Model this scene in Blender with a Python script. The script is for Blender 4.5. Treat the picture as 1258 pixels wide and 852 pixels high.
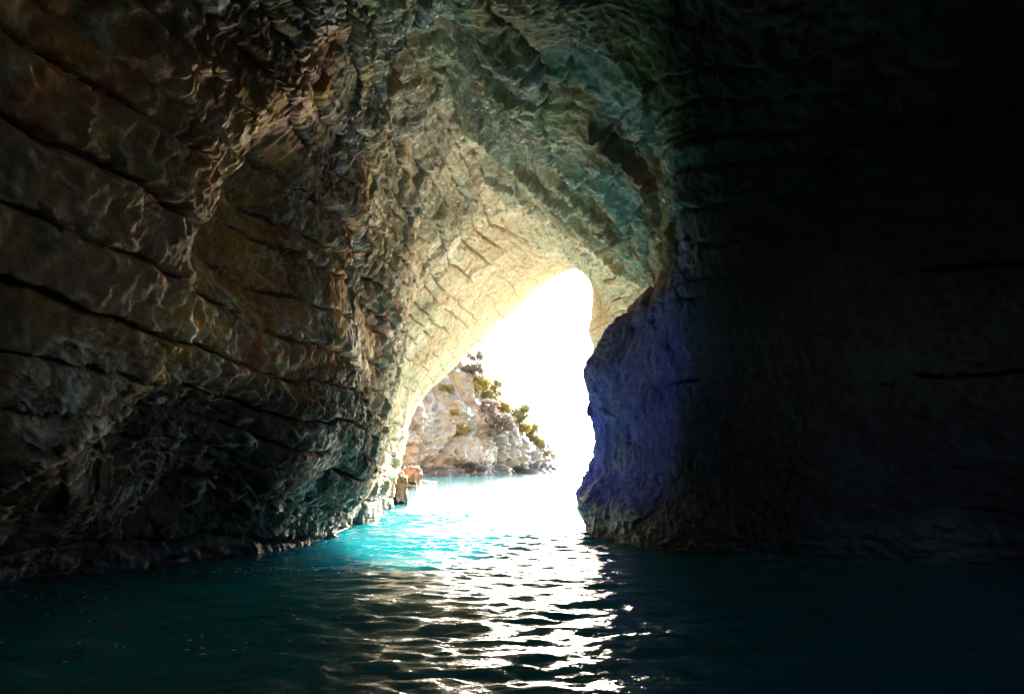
import bpy, math, random
import numpy as np

# ---------------------------------------------------------------- camera, sky, sun, exposure
for o in list(bpy.data.objects):
    bpy.data.objects.remove(o)
sc = bpy.context.scene
COL = sc.collection
IMG_W, IMG_H, FPX = 1258.0, 852.0, 950.0
CAM_Z = 1.7
HORIZON = 572.0
PITCH = math.atan((HORIZON - IMG_H / 2) / FPX)
cd = bpy.data.cameras.new('camera')
cd.sensor_width = 36.0
cd.lens = 36.0 * FPX / IMG_W
cd.clip_start = 0.05
cd.clip_end = 30000.0
cam = bpy.data.objects.new('camera', cd)
COL.objects.link(cam)
cam.location = (0, 0, CAM_Z)
cam.rotation_euler = (math.pi / 2 + PITCH, 0, 0)
sc.camera = cam

SUN_AZ, SUN_EL = math.radians(12), math.radians(25)      # azimuth from +Y towards +X
world = bpy.data.worlds.new('World')
sc.world = world
world.use_nodes = True
wn, wl = world.node_tree.nodes, world.node_tree.links
sky = wn.new('ShaderNodeTexSky')
sky.sky_type = 'NISHITA'
sky.sun_disc = False
sky.sun_elevation = SUN_EL
sky.sun_rotation = SUN_AZ
sky.air_density = 1.0
sky.dust_density = 1.8
sky.ozone_density = 1.0
wl.new(sky.outputs[0], wn['Background'].inputs[0])
wn['Background'].inputs[1].default_value = 0.055
sl = bpy.data.lights.new('sun', 'SUN')
sl.energy = 5.0
sl.angle = math.radians(0.6)
sl.color = (1.0, 0.94, 0.84)
sun = bpy.data.objects.new('sun', sl)
COL.objects.link(sun)
sun.rotation_euler = (math.pi / 2 - SUN_EL, 0, math.pi - SUN_AZ)
sun.location = (60, 40, 80)
sc.view_settings.view_transform = 'Standard'
sc.view_settings.look = 'None'
sc.view_settings.gamma = 1.0
sc.view_settings.use_curve_mapping = False
sc.view_settings.exposure = 4.42
sc.cycles.use_denoising = True
sc.cycles.use_guiding = True
sc.cycles.max_bounces = 12
sc.cycles.diffuse_bounces = 8
sc.cycles.glossy_bounces = 4
sc.cycles.sample_clamp_indirect = 12.0

# ---------------------------------------------------------------- helpers
def unproject(px, py, Y):
    """photo pixel + forward distance -> world point"""
    dx = (px - IMG_W / 2) / FPX
    dz = -(py - IMG_H / 2) / FPX
    c, s = math.cos(PITCH), math.sin(PITCH)
    ry = c - dz * s
    rz = s + dz * c
    t = Y / ry
    return (dx * t, Y, CAM_Z + rz * t)

def project(P):
    c, s = math.cos(PITCH), math.sin(PITCH)
    x, y, z = P[..., 0], P[..., 1], P[..., 2] - CAM_Z
    f = y * c + z * s
    up = -y * s + z * c
    f = np.where(f < 0.05, np.nan, f)
    return IMG_W / 2 + FPX * x / f, IMG_H / 2 - FPX * up / f, f

def _hash(ix, iy, iz, seed):
    h = (ix.astype(np.uint32) * np.uint32(374761393) + iy.astype(np.uint32) * np.uint32(668265263)
         + iz.astype(np.uint32) * np.uint32(2246822519) + np.uint32((seed * 3266489917) & 0xffffffff))
    h ^= h >> np.uint32(15); h *= np.uint32(2246822519)
    h ^= h >> np.uint32(13); h *= np.uint32(3266489917)
    h ^= h >> np.uint32(16)
    return h

_G = np.array([(1,1,0),(-1,1,0),(1,-1,0),(-1,-1,0),(1,0,1),(-1,0,1),(1,0,-1),(-1,0,-1),
               (0,1,1),(0,-1,1),(0,1,-1),(0,-1,-1),(1,1,0),(-1,1,0),(0,-1,1),(0,-1,-1)], np.float32)

def noise(P, freq=1.0, seed=0):
    """gradient noise, about -1..1"""
    Q = np.asarray(P, np.float32) * np.asarray(freq, np.float32)
    sh = Q.shape[:-1]
    Q = Q.reshape(-1, 3)
    I = np.floor(Q)
    F = Q - I
    I = I.astype(np.int64)
    U = F * F * F * (F * (F * 6 - 15) + 10)
    out = np.zeros(len(Q), np.float32)
    for a in (0, 1):
        wx = U[:, 0] if a else 1 - U[:, 0]
        for b in (0, 1):
            wy = U[:, 1] if b else 1 - U[:, 1]
            for c in (0, 1):
                wz = U[:, 2] if c else 1 - U[:, 2]
                g = _G[_hash(I[:, 0] + a, I[:, 1] + b, I[:, 2] + c, seed) & np.uint32(15)]
                out += wx * wy * wz * (g[:, 0] * (F[:, 0] - a) + g[:, 1] * (F[:, 1] - b) + g[:, 2] * (F[:, 2] - c))
    return (out * 1.5).reshape(sh)

def fbm(P, freq, octaves, seed, gain=0.5):
    s, a = 0, 1.0
    f = np.asarray(freq, np.float32)
    for k in range(octaves):
        s = s + a * noise(P, f, seed + k * 17)
        f = f * 2.03
        a *= gain
    return s

def ridged(P, freq, octaves, seed, gain=0.5):
    s, a = 0, 1.0
    f = np.asarray(freq, np.float32)
    for k in range(octaves):
        s = s + a * (1 - np.abs(noise(P, f, seed + k * 13)) * 2)
        f = f * 2.1
        a *= gain
    return s

def smooth(a, b, x):
    t = np.clip((x - a) / (b - a), 0, 1)
    return t * t * (3 - 2 * t)

def cells2(X, Y, layer, size, seed):
    """2D Voronoi per layer: cell id, F2-F1 and a random value per cell"""
    gx = X / size + _hash(layer, layer * 0, layer * 0, seed).astype(np.float64) / 4294967296.0 * 7
    gy = Y / size + _hash(layer, layer * 0 + 1, layer * 0, seed).astype(np.float64) / 4294967296.0 * 7
    ix, iy = np.floor(gx).astype(np.int64), np.floor(gy).astype(np.int64)
    f1 = np.full(X.shape, 9.0); f2 = np.full(X.shape, 9.0); cid = np.zeros(X.shape, np.uint32)
    for a in (-1, 0, 1):
        for b in (-1, 0, 1):
            h = _hash(ix + a, iy + b, layer, seed + 5)
            jx = (h & np.uint32(0xffff)).astype(np.float64) / 65536.0
            jy = (h >> np.uint32(16)).astype(np.float64) / 65536.0
            d = np.hypot(ix + a + 0.1 + 0.8 * jx - gx, iy + b + 0.1 + 0.8 * jy - gy)
            near = d < f1
            f2 = np.where(near, f1, np.minimum(f2, d))
            cid = np.where(near, h, cid)
            f1 = np.where(near, d, f1)
    return cid, f2 - f1

def facets(P, size, seed):
    """broken-rock facets: every 3D Voronoi cell is cut by its own randomly tilted plane"""
    G = (P / np.asarray(size, np.float32)).astype(np.float32)
    I = np.floor(G).astype(np.int64)
    best = np.full(G.shape[:-1], 9.0, np.float32)
    val = np.zeros(G.shape[:-1], np.float32)
    for a in (-1, 0, 1):
        for b in (-1, 0, 1):
            for c in (-1, 0, 1):
                h = _hash(I[..., 0] + a, I[..., 1] + b, I[..., 2] + c, seed)
                dx = G[..., 0] - (I[..., 0] + a) - (h & np.uint32(1023)).astype(np.float32) / 1024
                dy = G[..., 1] - (I[..., 1] + b) - ((h >> np.uint32(10)) & np.uint32(1023)).astype(np.float32) / 1024
                dz = G[..., 2] - (I[..., 2] + c) - ((h >> np.uint32(20)) & np.uint32(1023)).astype(np.float32) / 1024
                d = dx * dx + dy * dy + dz * dz
                g = h * np.uint32(2654435761)
                tx = (g & np.uint32(255)).astype(np.float32) / 127.5 - 1
                ty = ((g >> np.uint32(8)) & np.uint32(255)).astype(np.float32) / 127.5 - 1
                tz = ((g >> np.uint32(16)) & np.uint32(255)).astype(np.float32) / 127.5 - 1
                o_ = ((g >> np.uint32(24)) & np.uint32(255)).astype(np.float32) / 127.5 - 1
                near = d < best
                val = np.where(near, dx * tx + dy * ty + dz * tz + 0.3 * o_, val)
                best = np.where(near, d, best)
    return val

def rnd(cid, k):
    return _hash(cid, cid * 0 + k, cid * 0, 91).astype(np.float64) / 4294967296.0

def catmull(x, X, V):
    """Catmull-Rom (non-uniform, finite difference) through keys X, values V (n, d)"""
    X = np.asarray(X, float); V = np.asarray(V, float)
    n = len(X)
    M = np.zeros_like(V)
    for i in range(n):
        if i == 0: M[i] = (V[1] - V[0]) / (X[1] - X[0])
        elif i == n - 1: M[i] = (V[-1] - V[-2]) / (X[-1] - X[-2])
        else:
            d0 = (V[i] - V[i-1]) / (X[i] - X[i-1]); d1 = (V[i+1] - V[i]) / (X[i+1] - X[i])
            w0, w1 = X[i+1] - X[i], X[i] - X[i-1]
            M[i] = (d0 * w0 + d1 * w1) / (w0 + w1) * 0.85
    k = np.clip(np.searchsorted(X, x, side='right') - 1, 0, n - 2)
    h = (X[k+1] - X[k])
    t = ((x - X[k]) / h)
    h = h[..., None]; t = t[..., None]
    return ((2*t**3 - 3*t**2 + 1) * V[k] + (t**3 - 2*t**2 + t) * h * M[k]
            + (-2*t**3 + 3*t**2) * V[k+1] + (t**3 - t**2) * h * M[k+1])

def make_mesh(name, verts, faces, mat, parent=None, color=None, wet=None, smooth_shade=True, crust=None):
    me = bpy.data.meshes.new(name)
    faces = np.asarray(faces, np.int32)
    nf, k = faces.shape
    me.vertices.add(len(verts))
    me.vertices.foreach_set('co', np.ascontiguousarray(verts, np.float32).ravel())
    me.loops.add(nf * k)
    me.loops.foreach_set('vertex_index', faces.ravel())
    me.polygons.add(nf)
    me.polygons.foreach_set('loop_start', np.arange(0, nf * k, k, dtype=np.int32))
    me.polygons.foreach_set('use_smooth', np.full(nf, smooth_shade, bool))
    me.update(calc_edges=True)
    if color is not None:
        at = me.attributes.new('tint', 'FLOAT_COLOR', 'POINT')
        c4 = np.ones((len(verts), 4), np.float32)
        c4[:, :3] = color
        if wet is not None:
            c4[:, 3] = wet
        at.data.foreach_set('color', c4.ravel())
    if crust is not None:
        at = me.attributes.new('crust', 'FLOAT', 'POINT')
        at.data.foreach_set('value', np.ascontiguousarray(crust, np.float32))
    me.materials.append(mat)
    o = bpy.data.objects.new(name, me)
    COL.objects.link(o)
    if parent is not None:
        o.parent = parent
    return o

def submesh(name, P, quads, mat, parent=None, color=None, wet=None, crust=None):
    used, inv = np.unique(quads.ravel(), return_inverse=True)
    return make_mesh(name, P[used], inv.reshape(quads.shape), mat, parent,
                     None if color is None else color[used], None if wet is None else wet[used], True, None if crust is None else crust[used])

def tag(o, label, cat, group=None):
    o['label'] = label; o['category'] = cat
    if group: o['group'] = group
    return o

def structure(o, label=None):
    o['kind'] = 'structure'
    if label: o['label'] = label
    return o

# ---------------------------------------------------------------- materials
def mat_base(name):
    m = bpy.data.materials.new(name)
    m.use_nodes = True
    nt = m.node_tree
    return m, nt, nt.nodes, nt.links, nt.nodes['Principled BSDF']

def rock_material(name, scale=1.0, bump=0.6):
    m, nt, N, L, bs = mat_base(name)
    at = N.new('ShaderNodeAttribute'); at.attribute_name = 'tint'
    tc = N.new('ShaderNodeTexCoord')
    n1 = N.new('ShaderNodeTexNoise'); n1.inputs['Scale'].default_value = 6.0 * scale
    n1.inputs['Detail'].default_value = 8; n1.inputs['Roughness'].default_value = 0.68
    L.new(tc.outputs['Object'], n1.inputs['Vector'])
    n2 = N.new('ShaderNodeTexNoise'); n2.inputs['Scale'].default_value = 34.0 * scale
    n2.inputs['Detail'].default_value = 5; n2.inputs['Roughness'].default_value = 0.7
    L.new(tc.outputs['Object'], n2.inputs['Vector'])
    r1 = N.new('ShaderNodeMapRange'); r1.inputs[1].default_value = 0.32; r1.inputs[2].default_value = 0.72
    r1.inputs[3].default_value = 0.62; r1.inputs[4].default_value = 1.32
    L.new(n1.outputs['Fac'], r1.inputs[0])
    r2 = N.new('ShaderNodeMapRange'); r2.inputs[1].default_value = 0.3; r2.inputs[2].default_value = 0.7
    r2.inputs[3].default_value = 0.72; r2.inputs[4].default_value = 1.25
    L.new(n2.outputs['Fac'], r2.inputs[0])
    mu = N.new('ShaderNodeMath'); mu.operation = 'MULTIPLY'
    L.new(r1.outputs[0], mu.inputs[0]); L.new(r2.outputs[0], mu.inputs[1])
    mx = N.new('ShaderNodeVectorMath'); mx.operation = 'SCALE'
    L.new(at.outputs['Color'], mx.inputs[0]); L.new(mu.outputs[0], mx.inputs['Scale'])
    ca = N.new('ShaderNodeAttribute'); ca.attribute_name = 'crust'
    def line(scale_, width, dist, seed):
        mp = N.new('ShaderNodeMapping'); mp.inputs['Location'].default_value = (seed, seed * 2.3, seed * 0.7)
        mp.inputs['Scale'].default_value = (1, 1, 0.4)
        L.new(tc.outputs['Object'], mp.inputs[0])
        t = N.new('ShaderNodeTexNoise'); t.inputs['Scale'].default_value = scale_ * scale; t.inputs['Detail'].default_value = 3
        t.inputs['Roughness'].default_value = 0.55; t.inputs['Distortion'].default_value = dist
        L.new(mp.outputs[0], t.inputs['Vector'])
        sb = N.new('ShaderNodeMath'); sb.operation = 'SUBTRACT'; sb.inputs[1].default_value = 0.5; L.new(t.outputs['Fac'], sb.inputs[0])
        ab = N.new('ShaderNodeMath'); ab.operation = 'ABSOLUTE'; L.new(sb.outputs[0], ab.inputs[0])
        mr = N.new('ShaderNodeMapRange'); mr.inputs[1].default_value = 0.0; mr.inputs[2].default_value = width
        mr.inputs[3].default_value = 1; mr.inputs[4].default_value = 0; L.new(ab.outputs[0], mr.inputs[0])
        return mr.outputs[0]
    mxl = N.new('ShaderNodeMath'); mxl.operation = 'MAXIMUM'
    L.new(line(1.5, 0.035, 0.9, 3.1), mxl.inputs[0]); L.new(line(3.4, 0.05, 0.7, 9.4), mxl.inputs[1])
    brk = N.new('ShaderNodeMapRange'); brk.inputs[1].default_value = 0.42; brk.inputs[2].default_value = 0.58
    L.new(n1.outputs['Fac'], brk.inputs[0])
    m1 = N.new('ShaderNodeMath'); m1.operation = 'MULTIPLY'; L.new(mxl.outputs[0], m1.inputs[0]); L.new(brk.outputs[0], m1.inputs[1])
    m2 = N.new('ShaderNodeMath'); m2.operation = 'MULTIPLY'; L.new(m1.outputs[0], m2.inputs[0]); L.new(ca.outputs['Fac'], m2.inputs[1])
    cm = N.new('ShaderNodeMix'); cm.data_type = 'RGBA'; cm.inputs[7].default_value = (0.74, 0.64, 0.46, 1)
    L.new(m2.outputs[0], cm.inputs[0]); L.new(mx.outputs[0], cm.inputs[6])
    L.new(cm.outputs[2], bs.inputs['Base Color'])
    rr = N.new('ShaderNodeMapRange'); rr.inputs[3].default_value = 0.86; rr.inputs[4].default_value = 0.28
    L.new(at.outputs['Alpha'], rr.inputs[0]); L.new(rr.outputs[0], bs.inputs['Roughness'])
    sr = N.new('ShaderNodeMapRange'); sr.inputs[3].default_value = 0.12; sr.inputs[4].default_value = 0.5
    L.new(at.outputs['Alpha'], sr.inputs[0]); L.new(sr.outputs[0], bs.inputs['Specular IOR Level'])
    b1 = N.new('ShaderNodeBump'); b1.inputs['Strength'].default_value = bump; b1.inputs['Distance'].default_value = 0.08 / scale
    L.new(n1.outputs['Fac'], b1.inputs['Height'])
    b2 = N.new('ShaderNodeBump'); b2.inputs['Strength'].default_value = bump; b2.inputs['Distance'].default_value = 0.02 / scale
    L.new(n2.outputs['Fac'], b2.inputs['Height']); L.new(b1.outputs[0], b2.inputs['Normal'])
    b3 = N.new('ShaderNodeBump'); b3.inputs['Strength'].default_value = 1.0; b3.inputs['Distance'].default_value = 0.06 / scale
    L.new(m2.outputs[0], b3.inputs['Height']); L.new(b2.outputs[0], b3.inputs['Normal'])
    L.new(b3.outputs[0], bs.inputs['Normal'])
    return m

M_ROCK = rock_material('cave_limestone')
M_FAR = rock_material('headland_limestone', 0.12, 0.7)

def water_material():
    m, nt, N, L, bs = mat_base('sea_water')
    bs.inputs['Base Color'].default_value = (0.004, 0.068, 0.082, 1)
    bs.subsurface_method = 'BURLEY'
    bs.inputs['Subsurface Weight'].default_value = 1.0
    bs.inputs['Subsurface Scale'].default_value = 1.0
    bs.inputs['Subsurface Radius'].default_value = (0.2, 2.2, 2.8)
    bs.inputs['Roughness'].default_value = 0.045
    bs.inputs['IOR'].default_value = 1.333
    tc = N.new('ShaderNodeTexCoord')
    mp = N.new('ShaderNodeMapping'); mp.inputs['Scale'].default_value = (0.75, 1.5, 1)
    L.new(tc.outputs['Object'], mp.inputs[0])
    n1 = N.new('ShaderNodeTexNoise'); n1.inputs['Scale'].default_value = 4.2
    n1.inputs['Detail'].default_value = 4; n1.inputs['Roughness'].default_value = 0.55
    n1.inputs['Distortion'].default_value = 0.4
    L.new(mp.outputs[0], n1.inputs['Vector'])
    b1 = N.new('ShaderNodeBump'); b1.inputs['Strength'].default_value = 0.55; b1.inputs['Distance'].default_value = 0.05
    L.new(n1.outputs['Fac'], b1.inputs['Height'])
    n2 = N.new('ShaderNodeTexNoise'); n2.inputs['Scale'].default_value = 0.9; n2.inputs['Detail'].default_value = 3
    L.new(mp.outputs[0], n2.inputs['Vector'])
    b2 = N.new('ShaderNodeBump'); b2.inputs['Strength'].default_value = 0.6; b2.inputs['Distance'].default_value = 0.16
    L.new(n2.outputs['Fac'], b2.inputs['Height']); L.new(b1.outputs[0], b2.inputs['Normal'])
    L.new(b2.outputs[0], bs.inputs['Normal'])
    return m
M_SEA = water_material()

# ---------------------------------------------------------------- the cave: a tunnel lofted through rings
# each ring: (u, photo x, photo y, forward distance); u runs 0 left underwater .. 12 right underwater
W = lambda x, y, z: ('w', x, y, z)
def ring(pts):
    us, vs = [], []
    for p in pts:
        us.append(p[0])
        if p[1] == 'w': vs.append(p[2:5])
        else: vs.append(unproject(*p[1:4]))
    return us, vs

RINGS = []
lip = ring([(0,'w',-5.6,38,-4), (1,490,612,38.5), (2,497,548,38.5), (3,514,490,38.2), (3.5,545,453,38), (4,577,424,38), (4.5,602,398,37.8),
            (5,640,369,37.5), (5.6,688,341,37.2), (6,705,331,37), (6.5,720,343,36.5), (7,723,368,36), (7.5,722,400,35.5), (8,729,425,35), (8.4,748,455,35.5), (9,'w',9.5,36.5,7.2),
            (10,'w',14.5,37,4.5), (11,'w',16,37,0), (12,'w',16,37,-4)])  # unseen right side widened into a bay to let in more light
lv = np.array(lip[1]); cen = np.array([-0.4, 0, 4.0])
def expand(k, dy):
    e = lv.copy()
    e[:, 0] = cen[0] + (lv[:, 0] - cen[0]) * k
    e[:, 2] = np.where(lv[:, 2] > 0, cen[2] + (lv[:, 2] - cen[2]) * k + (k - 1) * 2.0, lv[:, 2])
    e[:, 2] = np.maximum(e[:, 2], -4)
    e[:, 1] += dy
    return e
RINGS.append((-3, (lip[0], expand(9.0, 12))))
RINGS.append((-2, (lip[0], expand(3.0, 4))))
RINGS.append((-1, (lip[0], expand(1.35, 1.2))))
RINGS.append((0, lip))
RINGS.append((1, ring([(0,'w',-5.2,32,-4), (1,477,622,32), (2,487,560,30.5), (3,489,478,29.5), (4,515,380,29), (5,578,292,28.5), (5.5,610,246,28),
                       (6,662,256,28), (6.5,712,288,28), (7,750,316,28), (7.5,778,340,28), (8,800,372,28), (8.4,822,392,28), (9,'w',10,28,7.4), (10,'w',14.5,27.5,4.4), (11,'w',15.5,27,0), (12,'w',15.5,27,-4)])))  # hidden right end opened wide here too, for more light
RINGS.append((2, ring([(0,'w',-5.0,20.5,-4), (1,425,652,20.4), (2,452,600,20.0), (3,470,520,19.5), (4,462,380,19), (4.5,476,265,19), (5,508,160,19.2),
                       (5.35,545,82,18.8), (5.7,592,112,19), (6,642,165,19.5), (6.5,698,232,20), (7,764,298,20.5), (7.5,802,354,21.2), (7.8,806,384,21.5), (8,776,416,21.8),
                       (8.3,746,441,22), (8.6,738,460,22), (9,747,488,22), (9.3,755,515,22), (9.6,750,545,22), (10,738,578,22), (10.5,735,605,22), (11,740,648,22.1), (12,'w',3.2,22,-4)])))
RINGS.append((3, ring([(0,'w',-6.2,16,-4), (1,330,674,15.9), (2,360,600,14.8), (3,385,500,13.8), (4,375,300,12.8), (5,440,60,12.6), (5.4,520,-15,12.5),
                       (6,650,35,13.2), (7,790,120,14.2), (8,822,300,15.6), (9,826,450,16.4), (10,815,590,16.4), (11,812,672,16.2), (12,'w',3.6,16,-4)])))
RINGS.append((4, ring([(0,'w',-8,12.5,-4), (1,100,701,12.6), (2,110,600,11.0), (3,115,480,9.6), (4,140,250,8.4), (5,320,-60,9.0),
                       (6,610,-130,9.8), (7,850,-60,11.4), (8,960,150,13.4), (9,990,350,14.6), (10,990,550,15.0), (11,985,681,14.9), (12,'w',6,15,-4)])))
RINGS.append((5, ring([(0,'w',-9.2,8.5,-4), (1,'w',-8.6,9.2,0), (2,'w',-7.6,7.5,1.6), (3,'w',-6.6,6.0,3.2), (4,'w',-5.4,4.6,6.0), (5,'w',-3.4,4.6,8.8),
                       (6,'w',0,5,10.2), (7,'w',5,7,10.2), (8,'w',8.6,10.8,8.2), (9,'w',9.8,12.8,5.2), (10,'w',9.8,13.4,2.2), (11,'w',9.6,13.2,0), (12,'w',9.6,13.2,-4)])))
RINGS.append((6, ring([(0,'w',-11,1,-4), (1,'w',-10.6,1,0), (2,'w',-10.6,1,2), (3,'w',-10.2,1,4), (4,'w',-8.6,1,8), (5,'w',-5,1,11),
                       (6,'w',0,1,12), (7,'w',7,2,11), (8,'w',12.5,4,8), (9,'w',14,5,5), (10,'w',14,5,2), (11,'w',14,5,0), (12,'w',14,5,-4)])))
RINGS.append((7, ring([(0,'w',-9,-10,-4), (1,'w',-9,-10,0), (2,'w',-9,-10,2), (3,'w',-8.6,-10,4), (4,'w',-7,-10,7), (5,'w',-4,-10,9),
                       (6,'w',0,-10,9.6), (7,'w',5,-10,9), (8,'w',9,-9,7), (9,'w',11,-9,4.5), (10,'w',11,-9,2), (11,'w',11,-9,0), (12,'w',11,-9,-4)])))
RINGS.append((8, ring([(float(k), 'w', 0.1 * (k - 6), -20 , (-4 if k in (0, 12) else 0.5 + 0.05 * (6 - abs(k - 6)))) for k in range(13)])))

NU = 960
uu = np.linspace(0, 12, NU + 1)
# more columns above water than under it
uu = np.interp(np.linspace(0, 1, NU + 1), [0, 0.015, 0.985, 1], [0, 0.9, 11.1, 12])
SEG = {-3: 8, -2: 14, -1: 34, 0: 110, 1: 120, 2: 150, 3: 150, 4: 60, 5: 14, 6: 10, 7: 8}
vv = []
for s, n in SEG.items():
    vv += list(s + np.arange(n) / n)
vv.append(8.0)
vv = np.array(vv)
keys = [r[0] for r in RINGS]
K = np.stack([catmull(uu, r[1][0], r[1][1]) for r in RINGS])            # rings x columns x 3
BASE = np.stack([catmull(vv, keys, K[:, j]) for j in range(NU + 1)], axis=1)   # v x u x 3
VV, UU = np.meshgrid(vv, uu, indexing='ij')

def grid_normals(P):
    du = np.gradient(P, axis=1); dv = np.gradient(P, axis=0)
    n = np.cross(dv, du)
    return n / (np.linalg.norm(n, axis=-1, keepdims=True) + 1e-9)

NRM = grid_normals(BASE)
axis = np.stack([np.interp(BASE[..., 1], [-20, 40], [0, -0.4]), BASE[..., 1], np.full(VV.shape, 4.0)], -1)
flip = np.sign(np.sum(NRM[(VV > 1) & (VV < 7)] * (axis - BASE)[(VV > 1) & (VV < 7)]))
NRM = NRM * flip                                        # pointing into the cave
inner = smooth(-3, 0.2, VV)

P0 = BASE.astype(np.float32)
warp = np.stack([noise(P0, 0.35, 1), noise(P0, 0.35, 2), noise(P0, 0.35, 3)], -1)
warp2 = np.stack([noise(P0, 1.7, 4), noise(P0, 1.7, 5), noise(P0, 1.7, 6)], -1)
# beds of limestone, nearly level, dipping a little
zb = BASE[..., 2] + 0.05 * BASE[..., 0] + 0.03 * BASE[..., 1] + 0.15 * warp[..., 2] + 0.05 * warp2[..., 2] + 0.022 * noise(P0, 4.5, 7)
edges = [-9.0]
rg = random.Random(4)
while edges[-1] < 130:
    edges.append(edges[-1] + rg.uniform(0.36, 0.82))
edges = np.array(edges)
layer = np.clip(np.searchsorted(edges, zb.ravel()).reshape(zb.shape), 1, len(edges) - 1)
zlo, zhi = edges[layer - 1], edges[layer]
bed = np.minimum(zb - zlo, zhi - zb)                     # distance to the bedding crack
cx = BASE[..., 0] + 0.4 * warp[..., 0] + 0.08 * warp2[..., 0]
cy = BASE[..., 1] + 0.4 * warp[..., 1] + 0.08 * warp2[..., 1]
cid, joint = cells2(cx, cy, layer.astype(np.int64), 2.7, 3)
joint = joint * 2.7 * 0.5

macro = 0.34 * fbm(P0, 0.22, 2, 10)
leftw = smooth(5.0, 4.2, UU) * smooth(1.2, 2.0, VV)
block = 0.20 * (rnd(cid, 1) - 0.5)
tilt = (0.16 * (rnd(cid, 2) - 0.5) * (zb - (zlo + zhi) / 2) + 0.10 * (rnd(cid, 3) - 0.5) * (cx * 0.5 + cy * 0.5 - np.round((cx + cy) * 0.2) / 0.4 * 0) * 0.0)
soft = smooth(0, 0.13, bed)
lens = 0.05 * (1 - soft)                                  # beds rounded towards their cracks
crack_here = smooth(-0.25, 0.25, noise(P0, (0.35, 0.35, 0.9), 31) + 0.2 + 0.2 * leftw)
joint_here = smooth(-0.05, 0.35, noise(P0, 0.6, 33))
wide = 0.024 + 0.006 * leftw + 0.038 * np.clip(noise(P0, 0.8, 35), 0, 1)
crack = (1 - smooth(wide * 0.35, wide, bed)) * crack_here
jcrack = (1 - smooth(0.02, 0.06, joint)) * joint_here * smooth(3.5, 3.1, VV)
ledge = 0.5 * np.clip((zb - zlo) / (zhi - zlo), 0, 1)     # overhanging steps on bed faces
Pw = P0 + 0.35 * warp2.astype(np.float32)
scal = ridged(Pw, (0.9, 0.9, 0.7), 3, 40) - 0.9           # broken, scalloped surface
fine = fbm(P0, 3.1, 3, 50, 0.55)
# pale crust: thin wandering ridges
Pv = P0 + 0.5 * warp.astype(np.float32) + 0.22 * warp2.astype(np.float32)
w3 = np.stack([noise(P0, 5.0, 61), noise(P0, 5.0, 62), noise(P0, 5.0, 63)], -1)
Pv = Pv + 0.04 * w3
v1 = np.abs(noise(Pv, (0.95, 0.95, 0.24), 71))
v2 = np.abs(noise(Pv, (2.2, 2.2, 0.8), 72))
v3 = np.abs(noise(Pv, (4.6, 4.6, 2.0), 73))
patchy = smooth(-0.3, 0.3, noise(P0, 0.33, 75) + 0.5 * noise(P0, 1.1, 76))
vein = np.maximum(np.maximum((1 - smooth(0.0, 0.05, v1)) * 0.95, (1 - smooth(0.01, 0.11, v2)) * patchy),
                  (1 - smooth(0.02, 0.2, v3)) * patchy * smooth(0.1, 0.5, noise(P0, 0.8, 77) + 0.2))
vein = vein * smooth(-0.35, 0.3, noise(P0, 2.6, 78) + 0.25)
drip1 = np.abs(noise(P0 + 0.35 * warp2.astype(np.float32) + 0.05 * w3, (0.85, 0.85, 0.10), 74))
drip = (1 - smooth(0.0, 0.05, drip1)) * smooth(-0.25, 0.2, noise(P0, (2.2, 2.2, 3.0), 70) + 0.05) * smooth(5.2, 3.2, BASE[..., 2]) * smooth(5.0, 4.2, UU) * smooth(1.5, 2.2, VV) * smooth(4.9, 4.4, VV)
vein = np.maximum(vein, 0.95 * drip)
smoothzone = smooth(1.0, 0.35, VV) * smooth(-2, 0, VV)    # the arch at the mouth is worn smoother
wallr = smooth(8.0, 8.8, UU) * smooth(1.6, 2.0, VV)       # right wall: plain, worn faces
k_blk = 1 - 0.75 * smoothzone - 0.45 * wallr
lamz = (zb + 0.05 * noise(P0, 1.3, 81)) / 0.16
lamf = lamz - np.floor(lamz)
lam_here = smooth(-0.1, 0.3, noise(P0, 0.4, 83) + 0.15)
lamina = (lamf - 0.5) * lam_here * smooth(4.2, 5.2, UU) * smooth(8.0, 7.4, UU) * (VV > 0.3)     # thin weathered laminae under the roof
plate = smooth(0.25, 0.5, noise(P0, (0.42, 0.42, 0.6), 85))                                     # smooth fallen-block scars
def bowl(v0, u0, rv, ru):
    return np.exp(-(((VV - v0) / rv) ** 2 + ((UU - u0) / ru) ** 2) ** 2)
hollow = 0.9 * bowl(3.25, 4.05, 0.30, 0.42) + 0.9 * bowl(2.5, 5.3, 0.2, 0.34) + 0.45 * bowl(1.55, 5.75, 0.12, 0.16) + 0.5 * bowl(3.6, 2.2, 0.4, 0.9)
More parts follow.
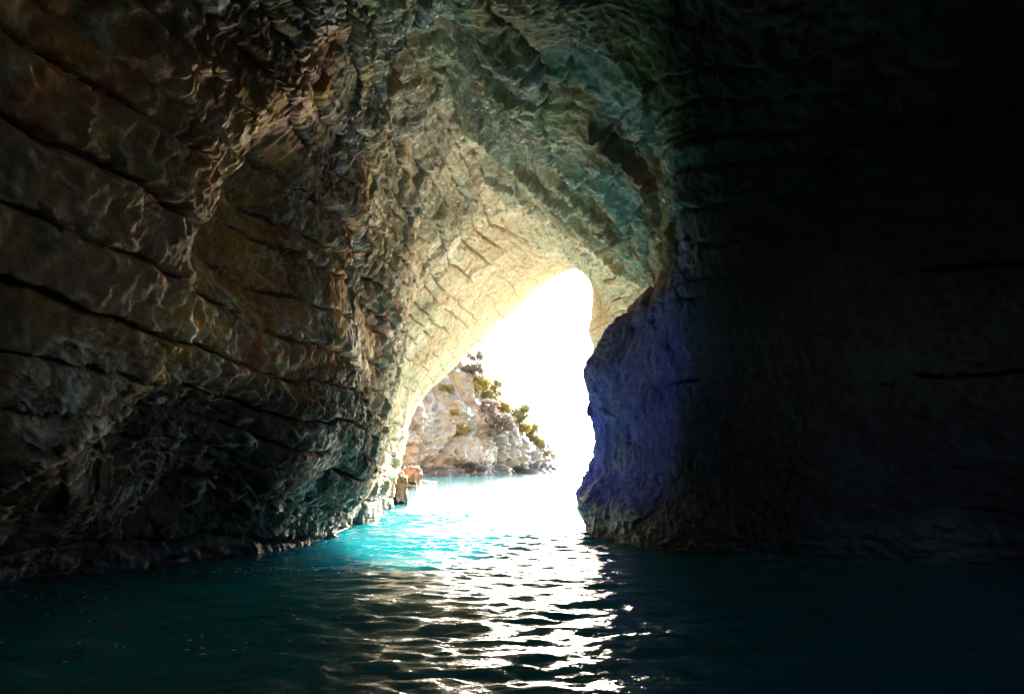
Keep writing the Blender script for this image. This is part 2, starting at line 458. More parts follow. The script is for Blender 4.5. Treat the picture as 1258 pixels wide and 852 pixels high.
# overhanging ledges of the vault: each bed breaks off in a step
lt = VV + 0.16 * (UU - 5.6) + 0.22 * fbm(P0, 0.3, 2, 91) + 0.03 * noise(P0, 1.6, 93)
lsaw = lt / 0.42 - np.floor(lt / 0.42)
lrow = np.floor(lt / 0.42).astype(np.int64)
lamp_ = 0.35 + 0.65 * rnd(lrow.astype(np.uint32), 7)
ledges = np.where(lsaw < 0.06, 1 - lsaw / 0.06, (lsaw - 0.06) / 0.94) * lamp_
ledges = ledges * smooth(5.1, 5.6, UU) * smooth(7.9, 7.2, UU) * smooth(0.95, 1.3, VV) * smooth(3.4, 2.7, VV) * smooth(-0.35, 0.05, noise(P0, 0.4, 95) + 0.1)
rcr = np.zeros(VV.shape)
for zc_, wd_ in ((7.5, 0.05), (5.15, 0.07), (3.4, 0.045), (10.0, 0.05)):
    dz_ = np.abs(BASE[..., 2] - zc_ - 0.25 * warp[..., 2] - 0.04 * warp2[..., 1])
    rcr = np.maximum(rcr, (1 - smooth(wd_ * 0.4, wd_, dz_)) * smooth(-0.3, 0.1, noise(P0, 0.3, 87) + 0.2))
crack = crack * (1 - 0.85 * smooth(6.3, 7.0, UU) * smooth(2.2, 2.7, VV)) * (1 - wallr) + rcr * wallr * smooth(2.9, 3.2, VV)
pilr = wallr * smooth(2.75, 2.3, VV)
fac1 = facets(P0 + 0.12 * warp2.astype(np.float32), (1.15, 1.15, 0.7), 501)
fac2 = facets(P0 + 0.06 * warp2.astype(np.float32), (0.42, 0.42, 0.3), 502)
calm = (1 - 0.8 * plate * (1 - pilr)) * (1 - 0.55 * wallr * (1 - pilr)) - 0.25 * pilr
disp = (macro + 0.5 * ledges + (block + tilt - lens) * (1 - 0.75 * smoothzone) * (1 - 0.85 * wallr) + 0.04 * scal * (1 - 0.6 * smoothzone) * calm + (0.11 * fac1 + 0.034 * fac2) * (1 - 0.65 * smoothzone) * calm
        + (0.035 + 0.03 * leftw) * fine * calm + 0.02 * fbm(P0, 7.0, 2, 55) + 0.17 * pilr * fbm(P0, (0.8, 0.8, 1.1), 2, 89) + 0.07 * lamina + (0.045 * vein - 0.015) * (1 - 0.9 * wallr) * (1 - 0.8 * smooth(6.2, 7.2, UU) * smooth(2.7, 3.3, VV)) * (1 - 0.8 * plate) - hollow
        - 0.34 * crack * (1 - 0.92 * smoothzone) - 0.16 * jcrack * (1 - smoothzone) * (1 - wallr))
disp = disp * np.where(VV < 0, np.interp(VV, [-3, -1, 0], [6, 1.6, 1.0]), 1.0)
far_in = smooth(6.5, 8, VV)
CAVE = BASE + NRM * (disp * (1 - far_in))[..., None]

# rock colours (stone, algae, staining, and some painted light and shade)
def lerp(a, b, t):
    return a + (np.asarray(b) - a) * t[..., None]
colr = np.zeros(CAVE.shape) + np.array((0.24, 0.195, 0.145))
a1 = smooth(-0.3, 0.4, fbm(P0, 0.5, 3, 101)); a2 = smooth(0.05, 0.45, fbm(P0, 0.45, 3, 111)); a3 = smooth(0.05, 0.5, fbm(P0, 0.6, 3, 121))
colr = lerp(colr, (0.15, 0.13, 0.12), a1 * 0.8)
colr = lerp(colr, (0.29, 0.145, 0.085), a2 * 0.7)
colr = lerp(colr, (0.36, 0.27, 0.10), a3 * 0.75)
# cream rock round the mouth, its light painted further in as paler colour
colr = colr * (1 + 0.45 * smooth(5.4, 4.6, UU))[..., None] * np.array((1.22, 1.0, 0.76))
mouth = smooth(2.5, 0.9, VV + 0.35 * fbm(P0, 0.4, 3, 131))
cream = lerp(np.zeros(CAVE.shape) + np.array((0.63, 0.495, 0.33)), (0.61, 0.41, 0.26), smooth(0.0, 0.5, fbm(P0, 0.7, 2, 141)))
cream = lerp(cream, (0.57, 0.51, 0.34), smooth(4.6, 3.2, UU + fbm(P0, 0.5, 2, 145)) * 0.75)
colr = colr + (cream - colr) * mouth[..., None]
# moss and algae on the roof
moss = smooth(4.6, 5.6, UU) * smooth(9.2, 8.0, UU) * smooth(1.5, 2.0, VV) * smooth(4.6, 3.3, VV)
mz = smooth(-0.3, 0.35, fbm(P0, 0.45, 4, 151))
mcol = lerp(np.zeros(CAVE.shape) + np.array((0.19, 0.33, 0.14)), (0.33, 0.47, 0.43), smooth(-0.1, 0.4, fbm(P0, 0.35, 2, 161)))
colr = colr + (mcol - colr) * (moss * (0.25 + 0.7 * mz) * 0.9)[..., None]
# pale cream vault, light from the mouth painted into its colour
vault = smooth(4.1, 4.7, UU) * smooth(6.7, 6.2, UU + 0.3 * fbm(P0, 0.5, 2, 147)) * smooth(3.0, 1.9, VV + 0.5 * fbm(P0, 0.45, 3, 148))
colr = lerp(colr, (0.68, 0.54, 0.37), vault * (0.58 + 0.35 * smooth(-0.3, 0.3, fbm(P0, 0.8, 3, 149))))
# teal algae film on the left wall near the mouth
teal = smooth(4.5, 3.8, UU) * smooth(1.3, 1.9, VV) * smooth(3.4, 2.6, VV) * smooth(-0.1, 0.4, fbm(P0, 0.5, 3, 171))
colr = lerp(colr, (0.16, 0.28, 0.27), teal * 0.35)
# pillar's blue glow and the right wall's shade, painted into the colour
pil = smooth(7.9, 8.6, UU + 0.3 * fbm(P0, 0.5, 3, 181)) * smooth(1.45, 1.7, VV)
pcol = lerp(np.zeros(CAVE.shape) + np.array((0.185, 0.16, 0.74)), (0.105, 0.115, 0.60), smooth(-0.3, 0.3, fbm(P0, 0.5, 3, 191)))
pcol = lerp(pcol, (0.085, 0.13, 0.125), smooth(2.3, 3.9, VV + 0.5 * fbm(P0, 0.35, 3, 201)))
pcol = lerp(pcol, (0.034, 0.030, 0.027), smooth(3.1, 4.2, VV + 0.35 * fbm(P0, 0.4, 3, 211)))  # right wall's shade painted as near-black
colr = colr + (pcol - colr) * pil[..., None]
# shade of the deeper roof, painted as a dark colour
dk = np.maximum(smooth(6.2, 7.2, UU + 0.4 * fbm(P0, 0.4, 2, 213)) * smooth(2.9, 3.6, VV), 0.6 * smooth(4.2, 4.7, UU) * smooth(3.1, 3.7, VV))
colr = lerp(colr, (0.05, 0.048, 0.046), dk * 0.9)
# pale crust
crustc = lerp(np.zeros(CAVE.shape) + np.array((0.74, 0.70, 0.60)), (0.62, 0.52, 0.32), smooth(0, 0.4, fbm(P0, 0.6, 2, 221)))
colr = colr + (crustc - colr) * (vein * (1 - dk) * (1 - 0.8 * wallr) * (1 - 0.8 * plate) * 0.9)[..., None]
colr = colr * (1 - 0.35 * np.maximum(crack, jcrack * 0.6))[..., None]
# dark algae stain low on the walls, with the overhang's shade painted in
blk = smooth(3.9, 1.9, CAVE[..., 2] + 0.9 * fbm(P0, 0.35, 3, 235)) * (VV > 1) * (1 - 0.95 * vein) * smooth(1.4, 2.4, VV)
colr = lerp(colr, (0.035, 0.032, 0.034), blk * 0.9 * (1 - wallr * smooth(3.2, 2.8, VV)))
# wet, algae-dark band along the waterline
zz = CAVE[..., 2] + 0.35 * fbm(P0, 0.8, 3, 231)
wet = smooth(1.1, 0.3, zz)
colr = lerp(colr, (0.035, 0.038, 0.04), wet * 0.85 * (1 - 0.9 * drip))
crust = np.clip((0.25 + 0.75 * patchy) * smooth(0.7, 1.3, VV) * smooth(3.5, 2.6, VV) * smooth(1.6, 2.8, UU) * smooth(7.2, 5.6, UU)
                + 0.4 * smooth(0.3, 0.6, noise(P0, 0.5, 79) + 0.4 * noise(P0, 1.3, 80)) * smooth(2.6, 3.2, VV) * smooth(4.9, 4.3, UU), 0, 1) * (1 - 0.85 * plate) * (1 - wallr)
colr = lerp(colr, (0.055, 0.055, 0.17), wet * pilr * 0.8)  # the pillar's blue glow painted over its wet band
wetn = np.clip(np.maximum(wet, 0.35 * smooth(0.2, 0.6, fbm(P0, 0.7, 2, 241)) * (VV > 1)), 0, 1)

nV = len(vv)
idx = np.arange(nV * (NU + 1)).reshape(nV, NU + 1)
quads = np.stack([idx[:-1, :-1], idx[:-1, 1:], idx[1:, 1:], idx[1:, :-1]], -1).reshape(-1, 4)
if flip > 0: quads = quads[:, ::-1]
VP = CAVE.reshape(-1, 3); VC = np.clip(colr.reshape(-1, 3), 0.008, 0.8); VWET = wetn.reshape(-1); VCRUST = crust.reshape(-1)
def fmid(A):
    return 0.25 * (A[:-1, :-1] + A[1:, :-1] + A[:-1, 1:] + A[1:, 1:])
fu, fv = fmid(UU).ravel(), fmid(VV).ravel()
fid = (cid[:-1, :-1].astype(np.int64) * 512 + layer[:-1, :-1]).ravel()
FC = np.stack([fmid(CAVE[..., k]) for k in range(3)], -1).reshape(-1, 3)
sx, sy, sf = project(FC)
inview = (sf > 0) & (sx > 0) & (sx < IMG_W) & (sy > 0) & (sy < IMG_H) & (FC[:, 2] > -0.1)
# projected area of every face
d1 = VP[quads[:, 2]] - VP[quads[:, 0]]; d2 = VP[quads[:, 3]] - VP[quads[:, 1]]
area = np.cross(d1, d2) * 0.5
toC = np.array((0, 0, CAM_Z)) - FC
pxa = np.abs(np.sum(area * toC, -1)) / (np.linalg.norm(toC, axis=-1) ** 3 + 1e-6) * FPX ** 2 * inview

# unseen opening added beside the boat to let fill light into the chamber
added_side_mouth = ((fv - 6.05) / 0.28) ** 2 + ((fu - 8.9) / 0.78) ** 2 < 1 + 0.35 * noise(FC, 0.5, 251)
REG = [('cave_arch', (fv < 1.0) & (fv >= -0.4), 'pale cream limestone arch round the cave mouth'),
       ('cave_wall_left', (fv >= 1.0) & (fv < 5.2) & (fu < 4.7), 'dark brown bedded limestone wall rising over the turquoise water'),
       ('cave_roof', (fv >= 1.0) & (fv < 5.2) & (fu >= 4.7) & (fu < 7.75), 'mossy green and grey limestone roof of the cave'),
       ('cave_wall_right', (fv >= 1.0) & (fv < 5.2) & (fu >= 7.75), 'rock pillar with painted violet blue glow and dark wall with level cracks'),
       ('cliff_outside', fv < -0.4, 'outer limestone cliff around the cave mouth'),
       ('cave_chamber', (fv >= 5.2) & ~added_side_mouth, 'dark rear chamber of the cave')]
for name, sel, lab in REG:
    ids = np.unique(fid[sel])
    root_sel = sel.copy()
    pieces = []
    if name.startswith('cave_wall') or name in ('cave_roof', 'cave_arch'):
        un, inv = np.unique(fid[sel], return_inverse=True)
        tot = np.bincount(inv, weights=pxa[sel])
        order = np.argsort(-tot)
        big = [un[i] for i in order[:280] if tot[i] > 140]
        where = np.nonzero(sel)[0]
        o2 = np.argsort(inv, kind='stable')
        bounds = np.searchsorted(inv[o2], np.arange(len(un) + 1))
        pos = {u: i for i, u in enumerate(un)}
        for b in big:
            i = pos[b]
            f = where[o2[bounds[i]:bounds[i + 1]]]
            pieces.append(f)
            root_sel[f] = False
    root = submesh(name, VP, quads[root_sel], M_ROCK, None, VC, VWET, VCRUST)
    structure(root, lab)
    for f in pieces:
        submesh('rock_slab', VP, quads[f], M_ROCK, root, VC, VWET, VCRUST)

# ---------------------------------------------------------------- unseen sheets added behind the cave walls to keep stray light off the sea
wl_ = [(BASE[i, np.argmin(np.abs(uu - 1.0)), 0] - 0.12, BASE[i, np.argmin(np.abs(uu - 1.0)), 1]) for i in np.nonzero((vv >= 0.4) & (vv <= 7.0))[0][::6]]
wl_.sort(key=lambda p: p[1])
bv = [(x, y, 0.05) for x, y in wl_] + [(-60.0, y, 0.3) for x, y in wl_]
nb = len(wl_)
bf = [(i, i + 1, nb + i + 1, nb + i) for i in range(nb - 1)]
bcol = np.zeros((len(bv), 3)) + np.array((0.3, 0.25, 0.2))
structure(make_mesh('light_block_sheet', np.array(bv), np.array(bf), M_ROCK, None, bcol, np.zeros(len(bv))), 'unseen rock sheet added behind the left cave wall to block stray light')
wr_ = [BASE[i, np.argmin(np.abs(uu - 11.0)), :2] for i in np.nonzero((vv >= 2.1) & (vv <= 5.7))[0][::8]]
bv = [(x + 0.10, y + 0.10, 0.05) for x, y in wr_] + [(max(x + 1.0, 12.0 + 0.4 * k), min(25.0, y + 3.0), 0.3) for k, (x, y) in enumerate(wr_)]
nb = len(wr_)
bf = [(i, i + 1, nb + i + 1, nb + i) for i in range(nb - 1)]
structure(make_mesh('light_block_sheet', np.array(bv), np.array(bf), M_ROCK, None, np.zeros((len(bv), 3)) + np.array((0.3, 0.25, 0.2)), np.zeros(len(bv))), 'unseen rock sheet added behind the right cave wall to block stray light')

# ---------------------------------------------------------------- unseen pale shelf added behind the pillar to bounce sunlight into the cave
gx_, gy_ = np.meshgrid(np.linspace(4.6, 22, 120), np.linspace(26.5, 50, 140))
sp_ = np.stack([gx_, gy_, gx_ * 0], -1).astype(np.float32)
rim_ = smooth(0, 1.6, gx_ - 5.0 - 0.9 * noise(sp_, 0.3, 261)) * smooth(0, 1.6, 49 - gy_ - 1.2 * noise(sp_, 0.25, 262))
sp_[..., 2] = -0.9 + rim_ * (1.25 + 0.45 * fbm(sp_, 0.35, 4, 263)) + 0.10 * ridged(sp_, 1.2, 2, 264) * rim_
ix_ = np.arange(gx_.size).reshape(gx_.shape)
sc_ = lerp(np.zeros(sp_.shape) + np.array((0.66, 0.53, 0.37)), (0.55, 0.46, 0.34), smooth(-0.2, 0.3, fbm(sp_, 0.5, 3, 265)))
structure(make_mesh('bounce_shelf', sp_.reshape(-1, 3), np.stack([ix_[:-1, :-1], ix_[:-1, 1:], ix_[1:, 1:], ix_[1:, :-1]], -1).reshape(-1, 4),
                    M_ROCK, None, sc_.reshape(-1, 3), np.zeros(gx_.size)), 'low cream rock shelf added unseen behind the pillar to bounce light')

# ---------------------------------------------------------------- the sea
def axis_coords(lo, hi, step, far, g=1.16):
    a = list(np.arange(lo, hi + step / 2, step))
    s, x = step, a[-1]
    while x < far:
        s *= g; x += s; a.append(x)
    s, x = step, a[0]; pre = []
    while x > -far:
        s *= g; x -= s; pre.append(x)
    return np.array(pre[::-1] + a)
XS = axis_coords(-8, 7, 0.05, 9000)
YS = axis_coords(4.5, 32, 0.042, 9000)
SX, SY = np.meshgrid(XS, YS)
SP = np.stack([SX, SY, SX * 0], -1).astype(np.float32)
rw = np.random.RandomState(7)
wx = SX + 0.5 * noise(SP, 0.22, 301); wy = SY + 0.5 * noise(SP, 0.22, 302)
H = np.zeros(SX.shape)
for k in range(60):
    lam = 0.16 * (1.0 / 0.16) ** rw.rand()
    th = math.radians(90 + rw.normal(0, 26))
    amp = 0.0054 * lam ** 0.85
    kx, ky = math.cos(th) * 2 * math.pi / lam, math.sin(th) * 2 * math.pi / lam
    H += amp * np.sin(kx * wx + ky * wy + rw.rand() * 6.28)
gust = 0.75 + 0.5 * smooth(-0.4, 0.4, noise(SP, (0.12, 0.2, 1), 311))
H *= gust
cellx = np.gradient(XS)[None, :]; celly = np.gradient(YS)[:, None]
H *= smooth(0.6, 0.12, np.maximum(cellx, celly))
SP[..., 2] = H
ny, nx = SX.shape
ii = np.arange(nx * ny).reshape(ny, nx)
sq = np.stack([ii[:-1, :-1], ii[:-1, 1:], ii[1:, 1:], ii[1:, :-1]], -1).reshape(-1, 4)
sea = make_mesh('sea', SP.reshape(-1, 3), sq, M_SEA)
structure(sea, 'rippled turquoise sea running from the cave out to the horizon')

# ---------------------------------------------------------------- the headland across the water
HR = [  # rows from under water up over the ridge; columns run along the shore (photo x, photo y, distance)
    [('w',-40,70,-3), ('w',-17,92,-3), (520,592,100), (560,590,118), (600,588,140), (640,586,172), (672,583,215), (688,580,268), ('w',7,300,-3), ('w',-8,330,-3)],
    [('w',-40,70,1.2), ('w',-17,92,1.2), (520,578,100), (560,576,118), (600,573,140), (640,572,172), (672,570,215), (687,572,268), ('w',7,300,1), ('w',-8,330,1)],
    [('w',-42,72,8), ('w',-18,95,9), (515,520,106), (555,518,124), (598,523,146), (638,533,178), (668,548,222), (684,562,270), ('w',6,302,3), ('w',-9,330,3)],
    [('w',-46,78,17), ('w',-22,102,18), (505,455,114), (545,466,132), (592,490,155), (632,512,186), (662,538,228), (680,556,272), ('w',5,305,4), ('w',-10,332,4)],
    [('w',-52,88,26), ('w',-28,112,27), (495,395,126), (540,428,146), (584,462,168), (626,500,198), (656,530,236), (675,552,276), ('w',3,308,5), ('w',-12,335,5)],
    [('w',-66,110,34), ('w',-44,130,33), ('w',-30,145,31), ('w',-22,165,27), ('w',-14,185,22), ('w',-8,212,16), ('w',0,246,10), ('w',4,284,6), ('w',0,312,5), ('w',-14,338,5)],
    [('w',-90,150,20), ('w',-70,170,20), ('w',-60,185,18), ('w',-50,200,14), ('w',-40,215,10), ('w',-32,235,4), ('w',-22,265,-1), ('w',-12,296,-3), ('w',-12,318,-3), ('w',-18,340,-3)]]
def shore(Y):
    return 130 + (Y - 100) * 0.55
HK = np.array([[(p[1] + 2.0, shore(p[2]), p[3]) if p[0] == 'w' else unproject(p[0], p[1] + (5 if i == 0 else 0), shore(p[2])) for p in r] for i, r in enumerate(HR)], float)
hu = np.linspace(0, 9, 520); hv = np.linspace(0, 6, 300)
T1 = np.stack([catmull(hu, np.arange(10), HK[i]) for i in range(7)])
HB = np.stack([catmull(hv, np.arange(7), T1[:, j]) for j in range(len(hu))], axis=1)
HN = grid_normals(HB)
if HN[100, 250, 0] < 0: HN = -HN
HV, HU = np.meshgrid(hv, hu, indexing='ij')
hp = HB.astype(np.float32)
hw = np.stack([noise(hp, 0.07, 401), noise(hp, 0.07, 402), noise(hp, 0.07, 403)], -1)
hw2 = np.stack([noise(hp, 0.35, 404), noise(hp, 0.35, 405), noise(hp, 0.35, 406)], -1)
hq = hp + 3 * hw + 0.8 * hw2
cidh, jh = cells2(hq[..., 0].astype(float) , hq[..., 1].astype(float), np.zeros(HV.shape, np.int64), 8.5, 23)
hz = HB[..., 2] + 0.9 * hw[..., 2] * 2
steep = smooth(4.6, 3.4, HV)
hd = (1.5 * (rnd(cidh, 1) - 0.5) - 1.5 * (1 - smooth(0, 0.22, jh)) * steep + 1.2 * fbm(hp, 0.09, 3, 411)
      + 0.55 * (ridged(hq, (0.16, 0.16, 0.28), 4, 421) - 0.9) * (0.5 + 0.5 * steep)
      + 0.8 * np.abs(((hz / 1.5) % 1.0) - 0.5) * steep * smooth(-0.3, 0.3, noise(hp, 0.1, 471)) + 0.25 * fbm(hq, (0.5, 0.5, 1.1), 3, 475) - 1.3 * (1 - smooth(0.3, 1.3, np.abs(hz - 1.0))) * smooth(0.1, -0.1, HV - 1.9))
HPOS = HB + HN * hd[..., None]
hc = np.zeros(HPOS.shape) + np.array((0.20, 0.172, 0.125))
hc = lerp(hc, (0.21, 0.158, 0.105), smooth(0, 0.4, fbm(hp, 0.12, 3, 431)))
hc = lerp(hc, (0.12, 0.10, 0.08), smooth(0, 0.4, fbm(hp, 0.16, 4, 441)) * 0.8)
hc = lerp(hc, (0.17, 0.145, 0.06), smooth(0.0, 0.35, fbm(hp, 0.2, 4, 451)) * smooth(2.4, 3.6, HV) * 0.8)
hc = lerp(hc, (0.055, 0.055, 0.06), smooth(2.6, 1.5, HPOS[..., 2] + 0.8 * fbm(hp, 0.3, 2, 461)) * 0.9)
hidx = np.arange(HV.size).reshape(HV.shape)
hqd = np.stack([hidx[:-1, :-1], hidx[:-1, 1:], hidx[1:, 1:], hidx[1:, :-1]], -1).reshape(-1, 4)
hcen = HPOS.reshape(-1, 3)[hqd].mean(1)
hvm = fmid(HV).ravel()
hbl = cidh[:-1, :-1].ravel().astype(np.int64)
px_, py_, _f = project(hcen)
see = (px_ > 480) & (px_ < 700) & (hvm > 0.5) & (hvm < 3.6)
hsel = np.ones(len(hqd), bool)
un, cnt = np.unique(hbl[see], return_counts=True)
HEAD = None
pcs = []
for u_, c_ in zip(un, cnt):
    if c_ > 250:
        f = (hbl == u_) & (hvm > 0.5) & (hvm < 3.6)
        pcs.append(f); hsel &= ~f
HEAD = structure(submesh('headland', HPOS.reshape(-1, 3), hqd[hsel], M_FAR, None, hc.reshape(-1, 3), None), 'pale limestone headland with shrubs across the water')
for f in pcs:
    submesh('rock_buttress', HPOS.reshape(-1, 3), hqd[f], M_FAR, HEAD, hc.reshape(-1, 3), None)

# ---------------------------------------------------------------- boulders and skerries at the foot of the arch
def boulder(name, loc, size, seed, col, label, group=None, wet_z=0.35, mat=None):
    n, m = 56, 34
    th, ph = np.meshgrid(np.linspace(0, 2 * math.pi, n, endpoint=False), np.linspace(0.02, math.pi - 0.02, m))
    d = np.stack([np.cos(th) * np.sin(ph), np.sin(th) * np.sin(ph), np.cos(ph)], -1)
    q = (d * 1.3 + seed * 3.7).astype(np.float32)
    r = 1 + 0.34 * fbm(q, 0.9, 2, seed) + 0.16 * ridged(q, 1.8, 3, seed + 9) - 0.1
    d2 = d * r[..., None]
    rr_ = np.random.RandomState(seed)
    for k in range(11):                                                          # chipped off along random joints
        nn = rr_.normal(size=3); nn /= np.linalg.norm(nn)
        over = np.maximum(d2 @ nn - rr_.uniform(0.62, 0.9), 0)
        d2 = d2 - over[..., None] * nn
    p = (d2 + 0.05 * np.stack([fbm(q, 3.0, 3, seed + 20 + k) for k in range(3)], -1)) * np.array(size)
    i = np.arange(n * m).reshape(m, n)
    j = np.roll(i, -1, axis=1)
    f = np.stack([i[:-1], i[1:], j[1:], j[:-1]], -1).reshape(-1, 4)
    pts = p.reshape(-1, 3)
    top = len(pts)
    c = np.zeros(pts.shape) + np.array(col)
    c *= (1 + 0.3 * fbm(pts.astype(np.float32) + seed, 1.3, 3, seed + 5))[:, None]
    wz = pts[:, 2] + loc[2]
    w = smooth(wet_z + 0.3, wet_z - 0.1, wz + 0.2 * noise(pts.astype(np.float32), 1.5, seed))
    c = c + (np.array((0.05, 0.045, 0.045)) - c) * (w * 0.85)[:, None]
    o = make_mesh(name, pts, f, mat or M_ROCK, None, np.clip(c, 0.02, 0.8), w)
    o.location = loc
    return tag(o, label, 'rock', group)
def on_water(px, Y, z=0.0):
    x, y, _ = unproject(px, 600, Y)
    return (x, y, z)
boulder('boulder', on_water(486, 36.0, 0.35), (0.62, 0.9, 1.2), 3, (0.22, 0.155, 0.08), 'ochre boulder standing in the water at the left foot of the cave arch')
boulder('boulder', on_water(499, 60.0, 0.5), (1.3, 2.0, 1.0), 8, (0.10, 0.06, 0.042), 'reddish brown boulder just outside the arch, below the headland')
boulder('skerry', on_water(523, 78.0, 0.0), (1.3, 0.8, 0.32), 12, (0.16, 0.11, 0.09), 'low flat rock awash between the arch and the headland')
boulder('skerry', on_water(512, 70.0, -0.05), (0.8, 0.6, 0.3), 15, (0.15, 0.11, 0.09), 'tiny rock awash beside the reddish brown boulder')

# ---------------------------------------------------------------- shrubs and small trees on the headland
def leaf_material(name, col, col2):
    m, nt, N, L, bs = mat_base(name)
    oi = N.new('ShaderNodeTexCoord')
    n1 = N.new('ShaderNodeTexNoise'); n1.inputs['Scale'].default_value = 0.9; n1.inputs['Detail'].default_value = 4
    L.new(oi.outputs['Object'], n1.inputs['Vector'])
    mx = N.new('ShaderNodeMix'); mx.data_type = 'RGBA'
    mx.inputs[6].default_value = (*col, 1); mx.inputs[7].default_value = (*col2, 1)
    L.new(n1.outputs['Fac'], mx.inputs[0])
    L.new(mx.outputs[2], bs.inputs['Base Color'])
    bs.inputs['Roughness'].default_value = 0.7
    bs.inputs['Transmission Weight'].default_value = 0.0
    tr = N.new('ShaderNodeBsdfTranslucent'); L.new(mx.outputs[2], tr.inputs[0])
    ms = N.new('ShaderNodeMixShader'); ms.inputs[0].default_value = 0.3
    L.new(bs.outputs[0], ms.inputs[1]); L.new(tr.outputs[0], ms.inputs[2])
    L.new(ms.outputs[0], N['Material Output'].inputs[0])
    return m
M_LEAF = {'olive': leaf_material('olive_leaves', (0.17, 0.155, 0.06), (0.25, 0.21, 0.08)),
          'yellow': leaf_material('yellow_green_leaves', (0.22, 0.18, 0.05), (0.30, 0.23, 0.07)),
          'grey': leaf_material('grey_twigs', (0.12, 0.10, 0.085), (0.18, 0.15, 0.125)),
          'green': leaf_material('green_leaves', (0.13, 0.14, 0.055), (0.19, 0.18, 0.075))}
mb, nt_, N_, L_, bsb = mat_base('bark')
bsb.inputs['Base Color'].default_value = (0.11, 0.085, 0.065, 1); bsb.inputs['Roughness'].default_value = 0.9
bt = N_.new('ShaderNodeTexNoise'); bt.inputs['Scale'].default_value = 9
bb = N_.new('ShaderNodeBump'); bb.inputs['Strength'].default_value = 0.6; L_.new(bt.outputs['Fac'], bb.inputs['Height']); L_.new(bb.outputs[0], bsb.inputs['Normal'])

HF = HPOS.reshape(-1, 3)
hpx, hpy, hff = project(HF)
def headland_point(px, py):
    """nearest visible headland vertex under that photo pixel"""
    d = np.hypot(hpx - px, hpy - py)
    near = np.nonzero(d < 4.0)[0]
    if len(near) == 0:
        near = np.argsort(d)[:3]
    return HF[near[np.argmin(hff[near])]]

def branch(path, radii, sides=6):
    vs, fs = [], []
    path = np.array(path)
    for k, (p, r) in enumerate(zip(path, radii)):
        for a in range(sides):
            t = 2 * math.pi * a / sides
            vs.append(p + np.array((math.cos(t) * r, math.sin(t) * r, 0)))
        if k:
            for a in range(sides):
                b0, b1 = (k - 1) * sides, k * sides
                fs.append((b0 + a, b0 + (a + 1) % sides, b1 + (a + 1) % sides, b1 + a))
    return vs, fs

def shrub(name, px, py, wpx, hpx_, leaf, label, cat='shrub', seed=1, trunk=0.06, flat=1.0):
    base = headland_point(px, py)
    sc_m = (base[1]) / FPX
    w, h = wpx * sc_m * 1.15, hpx_ * sc_m
    r = np.random.RandomState(seed)
    root = bpy.data.objects.new(name, None); COL.objects.link(root)
    root.location = base - np.array((0, 0, 0.3))
    tag(root, label, cat, None)
    # trunk with limbs reaching into the crown
    V, F = [], []
    def add(path, radii):
        v, f = branch(path, radii)
        o_ = len(V); V.extend(v); F.extend([tuple(i + o_ for i in q) for q in f])
    lean = r.uniform(-0.1, 0.1, 2) * h
    th = h * (trunk + 0.15)
    add([(0, 0, 0), (lean[0] * .4, lean[1] * .4, th * .5), (lean[0], lean[1], th), (lean[0] * 1.3, lean[1] * 1.3, h * .7)], [0.05 * h, 0.04 * h, 0.03 * h, 0.01 * h])
    lobes = []
    nl = 18
    for k in range(nl):
        a = 6.283 * k / nl * 2.4 + r.uniform(-.4, .4)
        rad = w * 0.5 * math.sqrt(r.uniform(0.05, 0.72))
        z = h * (trunk + (1 - trunk) * r.uniform(0.02, 0.9) * (1 - 0.5 * (rad / (w * .5)) ** 2))
        c = np.array((lean[0] + rad * math.cos(a), lean[1] + rad * math.sin(a), z))
        lobes.append((c, r.uniform(0.12, 0.22) * w))
        add([(lean[0] * .6, lean[1] * .6, th * .6), tuple(c * 0.5 + np.array((0, 0, th * .35))), tuple(c)], [0.022 * h, 0.014 * h, 0.005 * h])
    part = make_mesh('trunk', np.array(V), np.array(F), mb, root)
    # crown: small leaf clumps through each lobe
    lv_, lf_ = [], []
    N_L = 320
    for c, rr in lobes:
        d = r.normal(size=(N_L, 3)); d /= np.linalg.norm(d, axis=1)[:, None]
        pos = c + d * (rr * r.uniform(0.35, 1.12, (N_L, 1)) ** 0.7) * np.array((1, 1, 0.8 * flat))
        s_ = 0.038 * w * r.uniform(0.5, 1.1, (N_L, 1))
        t1 = r.normal(size=(N_L, 3)); t1 /= np.linalg.norm(t1, axis=1)[:, None]
        t2 = np.cross(t1, d); t2 /= np.linalg.norm(t2, axis=1)[:, None] + 1e-6
        b0 = len(lv_) * 0 + sum(len(x) for x in lv_)
        quad = np.stack([pos - t1 * s_, pos + t2 * s_ * .5, pos + t1 * s_, pos - t2 * s_ * .5], 1)
        lv_.append(quad.reshape(-1, 3))
        lf_.append((b0 + np.arange(N_L * 4)).reshape(-1, 4))
    make_mesh('crown', np.concatenate(lv_), np.concatenate(lf_), M_LEAF[leaf], root, smooth_shade=False)
    return root

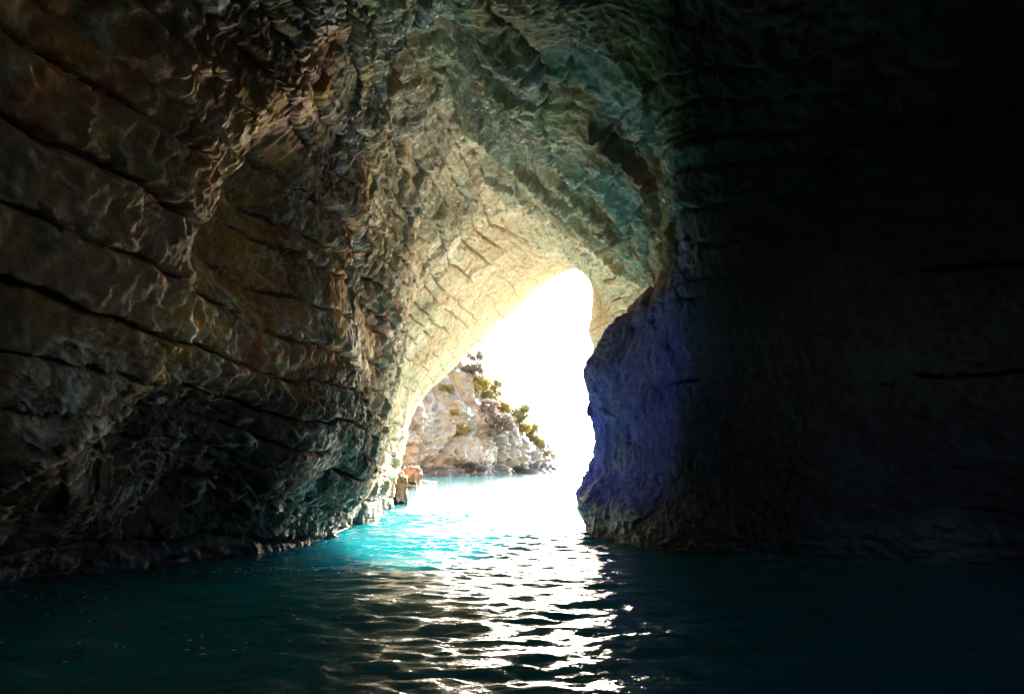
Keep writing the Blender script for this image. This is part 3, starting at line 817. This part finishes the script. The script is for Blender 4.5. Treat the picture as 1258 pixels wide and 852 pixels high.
shrub('pine_tree', 582, 458, 27, 40, 'grey', 'grey-green windswept tree on the top of the headland', 'tree', 1, 0.15)
shrub('shrub', 590, 478, 30, 24, 'yellow', 'yellow-green bush below the windswept tree on the headland crest', 'shrub', 2)
shrub('shrub', 606, 488, 26, 30, 'olive', 'olive bush on the crest beside the yellow-green bush', 'shrub', 3)
shrub('shrub', 607, 532, 40, 34, 'grey', 'large dark grey shrub hanging in the gully of the headland face', 'shrub', 4)
shrub('shrub', 622, 505, 18, 18, 'yellow', 'small yellowish bush on the crest above the dark gully shrub', 'shrub', 5)
shrub('pine_tree', 637, 516, 30, 30, 'green', 'green tree with a rounded crown on the sloping crest', 'tree', 6, 0.12)
shrub('shrub', 653, 532, 22, 22, 'olive', 'olive bush on the crest seaward of the green tree', 'shrub', 7)
shrub('shrub', 664, 546, 18, 16, 'yellow', 'low yellowish shrub near the seaward end of the crest', 'shrub', 8)
shrub('shrub', 674, 556, 10, 8, 'olive', 'last tiny shrub before the tip of the headland', 'shrub', 9)
shrub('shrub', 553, 478, 16, 11, 'olive', 'small olive clump high on the headland face under the arch', 'shrub', 10)
shrub('shrub', 571, 528, 22, 11, 'olive', 'flat olive clump on the ledge halfway up the headland face', 'shrub', 11)
shrub('shrub', 560, 505, 12, 8, 'yellow', 'small yellowish clump between the two olive clumps of the face', 'shrub', 12)
shrub('shrub', 597, 484, 20, 14, 'olive', 'low olive scrub between the yellow-green bush and the olive bush', 'shrub', 14)
shrub('shrub', 628, 513, 20, 14, 'olive', 'low olive scrub at the foot of the green tree on the landward side', 'shrub', 15)
shrub('shrub', 646, 526, 18, 13, 'yellow', 'low yellowish scrub at the foot of the green tree on the seaward side', 'shrub', 16)
shrub('shrub', 659, 540, 14, 11, 'olive', 'small olive scrub just landward of the low yellowish shrub', 'shrub', 17)
shrub('shrub', 600, 500, 20, 16, 'grey', 'grey twiggy shrub just above the dark gully shrub', 'shrub', 13)

# ---------------------------------------------------------------- flecks of foam drifting on the water along the left wall
rf = np.random.RandomState(21)
fv_, ff_ = [], []
for cpx, Y_, spread, n_ in ((40, 10.6, 1.1, 26), (90, 10.4, 0.5, 10), (300, 13.0, 0.8, 26), (360, 13.4, 0.7, 26), (230, 9.2, 2.2, 16), (120, 7.6, 1.6, 14), (280, 7.7, 1.2, 12), (770, 8.6, 0.5, 8)):
    c_ = on_water(cpx, Y_)
    for k in range(n_):
        x0, y0 = c_[0] + rf.normal(0, spread), c_[1] + rf.normal(0, 0.22 * spread)
        rx_, ry_ = rf.uniform(0.008, 0.034), rf.uniform(0.004, 0.011)
        b_ = len(fv_)
        ix0 = min(max(np.searchsorted(XS, x0), 1), nx - 1); iy0 = min(max(np.searchsorted(YS, y0), 1), ny - 1)
        z0 = H[iy0, ix0]
        for a in range(8):
            t = 6.283 * a / 8; q_ = rf.uniform(0.6, 1.3)
            fv_.append((x0 + rx_ * q_ * math.cos(t), y0 + ry_ * q_ * math.sin(t), z0 + 0.006))
        fv_.append((x0, y0, z0 + 0.010))
        ff_ += [(b_ + a, b_ + (a + 1) % 8, b_ + 8) for a in range(8)]
mf, nt_, N_, L_, bsf = mat_base('foam')
bsf.inputs['Base Color'].default_value = (0.8, 0.82, 0.82, 1); bsf.inputs['Roughness'].default_value = 0.5
fo = make_mesh('foam', np.array(fv_), np.array(ff_), mf)
fo['kind'] = 'stuff'; fo['label'] = 'white flecks of foam drifting on the dark water'
